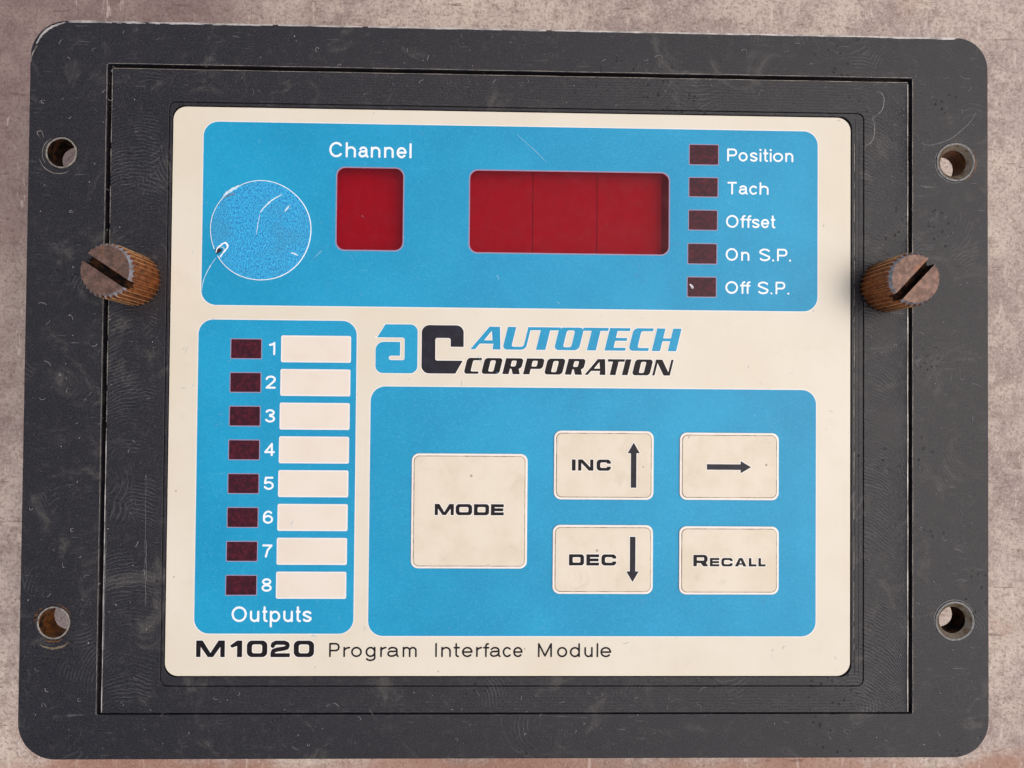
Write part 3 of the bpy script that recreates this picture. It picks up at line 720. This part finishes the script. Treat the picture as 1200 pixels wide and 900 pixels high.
# ---- knurled thumbscrews
def screw_mesh(slot_deg, seed):
    N = 31*6; r_ = random.Random(seed); prof = []
    R0 = 6.05
    def ring(rad, z, depth):
        out = []
        for i in range(N):
            ph = (i % 6)/6; d = depth*min(1.0, 1.35*abs(math.sin(math.pi*ph))); out.append(((rad-d), i, z))
        return out
    levels = [(6.05, 0.0, .62, 2), (6.05, 12.0, .62, 2), (6.0, 12.35, .48, 0), (5.5, 12.95, .14, 0), (5.3, 13.25, .0, 1)]
    bm = bmesh.new(); rows = []
    for rad, z, dep, mi in levels:
        row = []
        for rr, i, zz in ring(rad, z, dep):
            a = 2*math.pi*i/N; j = r_.uniform(-.02, .02)
            row.append(bm.verts.new(((rr+j)*math.cos(a)*MM, (rr+j)*math.sin(a)*MM, zz*MM)))
        rows.append(row)
    mids = [0, 2, 2, 1]   # 0 knurl, 1 end, 2 bright rim
    for k_ in range(len(rows)-1):
        for i in range(N):
            f = bm.faces.new((rows[k_][i], rows[k_][(i+1) % N], rows[k_+1][(i+1) % N], rows[k_+1][i])); f.material_index = (0, 2, 2, 2)[k_]
    f = bm.faces.new(rows[-1]); f.material_index = 1
    f = bm.faces.new(list(reversed(rows[0]))); f.material_index = 0
    me = bpy.data.meshes.new('thumbscrew'); bm.to_mesh(me); bm.free()
    for m_ in (M['brass'], M['stop'], M['rimmetal'], M['darkwall']): me.materials.append(m_)
    # saw the slot
    t1 = bpy.data.objects.new('t1', me); C.objects.link(t1)
    cb = bmesh.new(); bmesh.ops.create_cube(cb, size=1)
    for v in cb.verts: v.co = Vector((v.co.x*16*MM, v.co.y*1.9*MM, (v.co.z*5.4+13.2)*MM))
    bmesh.ops.rotate(cb, verts=cb.verts, cent=(0,0,0), matrix=Matrix.Rotation(R(slot_deg), 3, 'Z'))
    cme = bpy.data.meshes.new('c'); cb.to_mesh(cme); cb.free()
    for _ in range(4): cme.materials.append(M['darkwall'])
    for p in cme.polygons: p.material_index = 3
    t2 = bpy.data.objects.new('t2', cme); C.objects.link(t2)
    md = t1.modifiers.new('b', 'BOOLEAN'); md.operation = 'DIFFERENCE'; md.object = t2; md.solver = 'EXACT'
    bpy.context.view_layer.update()
    dg = bpy.context.evaluated_depsgraph_get()
    res = bpy.data.meshes.new_from_object(t1.evaluated_get(dg)); res.name = 'thumbscrew'
    bpy.data.objects.remove(t1); bpy.data.objects.remove(t2)
    if len(res.materials) < 4:
        res.materials.clear()
        for m_ in (M['brass'], M['stop'], M['rimmetal'], M['darkwall']): res.materials.append(m_)
    for p in res.polygons: p.use_smooth = False
    return res
for x, y, dg_, tilt, lab in ((-88.0, 25.3, -33, (R(-1.0), R(-2.0), 0), 'knurled brass thumbscrew on the left, slot running down to the right'),
                             (88.1, 25.8, 47, (0, R(0.8), 0), 'knurled brass thumbscrew on the right, slot running up to the right')):
    s_ = link('thumbscrew', screw_mesh(dg_, int(x+200)), None, (x*MM, y*MM, -.05*MM), lab); s_.rotation_euler = tilt; P(s_)

# ---- the four fixing holes: lathed liners with worn lips
def lathe(name, prof, x, y, mats, mi, label=None, n=48, wob=0.0, seed=1):
    r_ = random.Random(seed); bm = bmesh.new(); rows = []
    ph = [r_.uniform(0, 6.28) for _ in range(4)]
    for rad, z in prof:
        rows.append([bm.verts.new(((rad*(1+wob*sum(math.sin((q+2)*2*math.pi*i/n+ph[q]) for q in range(4))))*math.cos(2*math.pi*i/n)*MM,
                                   (rad*(1+wob*sum(math.sin((q+2)*2*math.pi*i/n+ph[q]) for q in range(4))))*math.sin(2*math.pi*i/n)*MM, z*MM)) for i in range(n)])
    for k_ in range(len(rows)-1):
        for i in range(n):
            f = bm.faces.new((rows[k_][i], rows[k_][(i+1) % n], rows[k_+1][(i+1) % n], rows[k_+1][i])); f.material_index = mi[k_]; f.smooth = False
    me = bpy.data.meshes.new(name); bm.to_mesh(me); bm.free()
    for m_ in mats: me.materials.append(m_)
    return P(link(name, me, None, (x*MM, y*MM, 0), label))
for k_, (x, y, r_) in enumerate(holes):
    if k_ in (1, 3):
        prof = [(r_+.35, -.3), (r_+.3, .06), (r_+.08, .12), (r_-.15, .02), (3.35, -.9), (3.15, -1.1), (3.1, -6.35)]
        mi = [0, 0, 0, 1, 1, 2]
        o = lathe('screw_hole', prof, x, y, [M['greyline'], M['steelring'], M['rust'] if k_ == 1 else M['darkwall']], mi,
              'countersunk hole at the %s right corner with a grey worn lip' % ('upper' if k_ == 1 else 'lower'), wob=.004, seed=k_)
    else:
        prof = [(r_+.33, -.3), (r_+.22, .05), (r_+.02, .09), (r_-.12, -.05), (r_-.16, -6.35)]
        mi = [0, 0, 0, 1]
        o = lathe('screw_hole', prof, x, y, [M['burr_highlight'], M['darkwall'] if k_ == 0 else M['rust']], mi,
              'plain hole at the %s left corner' % ('upper' if k_ == 0 else 'lower with rusty inside'), wob=.004, seed=k_)
# rusty flakes and curled scuffs round the holes
def scuff(pts, wd=.16, mat='greyline', jit=.05, z=.03): return scr('scuff', spl(pts), wd, z, M[mat], frame, jit)
def arcp(x, y, rr, a0, a1, n=6): return [(x+rr*math.cos(R(a0+(a1-a0)*i/n)), y+rr*math.sin(R(a0+(a1-a0)*i/n))) for i in range(n+1)]
hx, hy = holes[0][:2]
scuff(arcp(hx-.5, hy-.3, 4.6, 195, 300), .16, 'burr_highlight'); scuff(arcp(hx-.2, hy-.2, 4.1, 120, 215), .12, 'burr_highlight')
scuff([(hx-5, hy+3.6), (hx-5.6, hy+4.6), (hx-4.6, hy+5.0), (hx-4.0, hy+3.4)], .16, 'burr_highlight')
hx, hy = holes[2][:2]
scuff(arcp(hx, hy, 4.3, 245, 300), .3, 'rust', .15); scuff(arcp(hx, hy, 4.3, 130, 180), .35, 'rust', .2); scuff(arcp(hx-.2, hy, 4.4, 20, 90), .15, 'rust')
scuff(arcp(hx, hy-.2, 5.6, 240, 310), .5, 'steelring', .1)
hx, hy = holes[1][:2]
scuff(arcp(hx, hy, 4.9, -60, 40), .22, 'rust'); scuff(arcp(hx, hy, 5.0, 150, 290), .12, 'greyline')
hx, hy = holes[3][:2]
scuff(arcp(hx, hy, 5.0, 20, 200), .14, 'greyline'); scuff([(hx+4.4, hy+1.0), (hx+6.2, hy+.2), (hx+8.0, hy+.1)], .14, 'housing', .1)
scuff(spl([(97.0, 60.5), (99, 59.9), (104, 61.5), (108.6, 65.4), (110.2, 68)], 3), .10, 'greyline', .02)   # curved line by the upper right hole
# painted bevel highlights, partly wear, as pale lines along the plate edges
def worn(name, p, q, wd, z, parent, n=60, keep=1.0, wob=.02, mat='edge'):  # pale edge line: painted highlight, partly wear
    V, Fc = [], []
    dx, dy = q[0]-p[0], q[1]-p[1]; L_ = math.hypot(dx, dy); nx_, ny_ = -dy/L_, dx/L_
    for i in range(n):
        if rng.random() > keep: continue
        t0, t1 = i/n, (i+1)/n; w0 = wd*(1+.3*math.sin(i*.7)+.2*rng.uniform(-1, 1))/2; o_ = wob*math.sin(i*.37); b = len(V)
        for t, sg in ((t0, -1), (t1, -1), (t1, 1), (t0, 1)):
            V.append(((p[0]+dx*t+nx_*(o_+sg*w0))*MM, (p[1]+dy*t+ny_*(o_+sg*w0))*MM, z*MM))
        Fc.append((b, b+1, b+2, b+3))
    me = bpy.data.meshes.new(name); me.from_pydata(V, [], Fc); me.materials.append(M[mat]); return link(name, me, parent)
worn('worn_edge_highlight', (-104.4, 85.72), (105.4, 85.72), .34, .02, frame, 160, .97)
worn('worn_edge_highlight', (-104.5, 85.55), (-60, 85.6), .30, .025, frame, 40, .8)
worn('worn_edge_highlight', (90.0, 85.60), (105.0, 85.60), .34, .025, frame, 14, .9)
scr('chip', spl([(-111.8, 80.2), (-110.4, 82.6), (-108.0, 84.4), (-105.2, 85.4)]), .6, .03, M['edge'], frame, .08)
scr('chip', spl([(-113.0, 76.0), (-112.6, 78.0), (-111.6, 79.9)]), .3, .03, M['burr_highlight'], frame, .05)
worn('worn_edge_highlight', (-95.2, 76.0), (94.7, 76.0), .09, .02, frame, 140, 1.0, mat='burr_highlight')
worn('worn_edge_highlight', (-95.45, 75.8), (-95.45, -74.9), .09, .02, frame, 110, 1.0, mat='burr_highlight')
worn('worn_edge_highlight', (94.9, 75.8), (94.9, -74.9), .09, .02, frame, 110, 1.0, mat='burr_highlight')
worn('worn_edge_highlight', (-94.0, 74.85), (93.7, 74.85), .10, .0, ins, 140, 1.0, mat='burr_highlight')
worn('worn_edge_highlight', (-94.18, 74.7), (-94.18, -12), .12, .0, ins, 60, .8, mat='burr_highlight')
worn('worn_edge_highlight', (-94.18, -12), (-94.18, -74.5), .17, .0, ins, 50, 1.0)
worn('worn_edge_highlight', (93.72, 20), (93.72, -74.5), .17, .0, ins, 70, 1.0)
worn('worn_edge_highlight', (93.72, 74.5), (93.72, 20), .11, .0, ins, 50, 1.0)
worn('worn_edge_highlight', (80.9, 60), (80.9, -60), .1, -.17, ins, 90, .7, mat='burr_highlight')
# scalloped cutter mark in the upper right of the insert
def isc(pts, wd, j=.02): return scr('cutter_mark', spl(pts), wd, -.035, M['greyline'], ins, j)
def Q(x, y): return ((x-600)*.2+(-4.5+4.4), 0)
isc([(86.2,72.6),(87.4,72.2),(88.0,70.8),(87.6,68.4),(86.4,67.0),(85.2,66.3)], .16)
isc([(85.2,66.3),(85.7,64.6),(85.6,62.0),(84.8,60.3),(83.6,59.6)], .16)
for x_, y0_, y1_, wd in ((-84.6, -50, -35, .1), (-84.9, -44, -20, .06), (-93.9, -60, -28, .09)):
    n_ = 14; isc([(x_+rng.uniform(-.08,.08), y0_+(y1_-y0_)*i/n_) for i in range(n_+1)], wd, .04)

# ================================================================ lint, hairs and dust lying on everything
def lint_mesh(n, area, ok, lmin, lmax, rad):
    V, Fc = [], []
    k = 0
    while k < n:
        x, y = rng.uniform(*area[:2]), rng.uniform(*area[2:])
        z = ok(x, y)
        if z is None: continue
        k += 1
        L_ = rng.uniform(lmin, lmax)*(1 if rng.random() < .8 else 1.6); ang = rng.uniform(0, 6.28); cv = rng.gauss(0, 2.4)/L_; r0_ = rad*rng.uniform(.6, 1.3)
        m_ = 6; pts = []
        for i in range(m_+1):
            pts.append((x, y, z+r0_*.8+.12*math.sin(math.pi*i/m_)*rng.random())); x += math.cos(ang)*L_/m_; y += math.sin(ang)*L_/m_; ang += cv*L_/m_+rng.gauss(0, .25)
        for i, (a, b, c_) in enumerate(pts):
            q = pts[min(i+1, m_)]; p = pts[max(i-1, 0)]; dx, dy = q[0]-p[0], q[1]-p[1]; l_ = math.hypot(dx, dy)+1e-9
            V += [((a-dy/l_*r0_)*MM, (b+dx/l_*r0_)*MM, c_*MM), ((a+dy/l_*r0_)*MM, (b-dx/l_*r0_)*MM, c_*MM), (a*MM, b*MM, (c_+r0_*1.2)*MM)]
            if i:
                o_ = len(V)-6
                Fc += [(o_, o_+3, o_+5, o_+2), (o_+2, o_+5, o_+4, o_+1), (o_+1, o_+4, o_+3, o_)]
    return V, Fc
def on_black(x, y):
    if abs(x) > 111.5 or y > 84 or y < -83.5: return None
    if -83 < x < 84 and -69.5 < y < 68: return None
    if any(math.hypot(x-a, y-b) < 6.5 for a, b, _ in holes) or math.hypot(abs(x)-88, y-25.5) < 8: return None
    return 0.0
def on_face(x, y):
    if abs(x) > 78 or abs(y) > 64: return None
    if -25 < x < 64 and -48.5 < y < -7.5: return None
    return ZF+.05
Va, Fa = lint_mesh(170, (-112, 112, -84, 84), on_black, .5, 1.6, .032)
Vb, Fb = lint_mesh(70, (-112, 112, -84, 84), on_black, .2, .45, .07)
me = bpy.data.meshes.new('lint'); me.from_pydata(Va+Vb, [], Fa+[tuple(i+len(Va) for i in f) for f in Fb]); me.materials.append(M['lint'])
o = link('lint', me, kind='stuff'); o['label'] = 'pale curled lint fibres scattered over the black frame'; o['category'] = 'lint'
Va, Fa = lint_mesh(70, (-79, 79, -65, 65), on_face, .4, 1.4, .03)
me = bpy.data.meshes.new('lint'); me.from_pydata(Va, [], Fa)
lf = mat_plain('faint_lint', lin(120,186,212), .7, var=.8, vs=.5, col2=lin(170,190,196)); me.materials.append(lf)
o = link('lint', me, kind='stuff'); o['label'] = 'faint short fibres scattered over the blue and cream face'; o['category'] = 'lint'
# dust grains
V, Fc = [], []
k = 0
while k < 800:
    x, y = rng.uniform(-112, 112), rng.uniform(-84, 84); z = on_black(x, y)
    if z is None: continue
    k += 1; s_ = rng.uniform(.03, .085)*(1.8 if rng.random() < .05 else 1); a = rng.uniform(0, 6.28); b = len(V)
    for q in range(3): V.append(((x+s_*math.cos(a+q*2.1))*MM, (y+s_*math.sin(a+q*2.1))*MM, .01*MM))
    V.append((x*MM, y*MM, (s_*1.1)*MM)); Fc += [(b, b+1, b+3), (b+1, b+2, b+3), (b+2, b, b+3)]
me = bpy.data.meshes.new('dust'); me.from_pydata(V, [], Fc); me.materials.append(M['dust'])
o = link('dust', me, kind='stuff'); o['label'] = 'pale specks of dust sprinkled over the black frame'; o['category'] = 'dust'
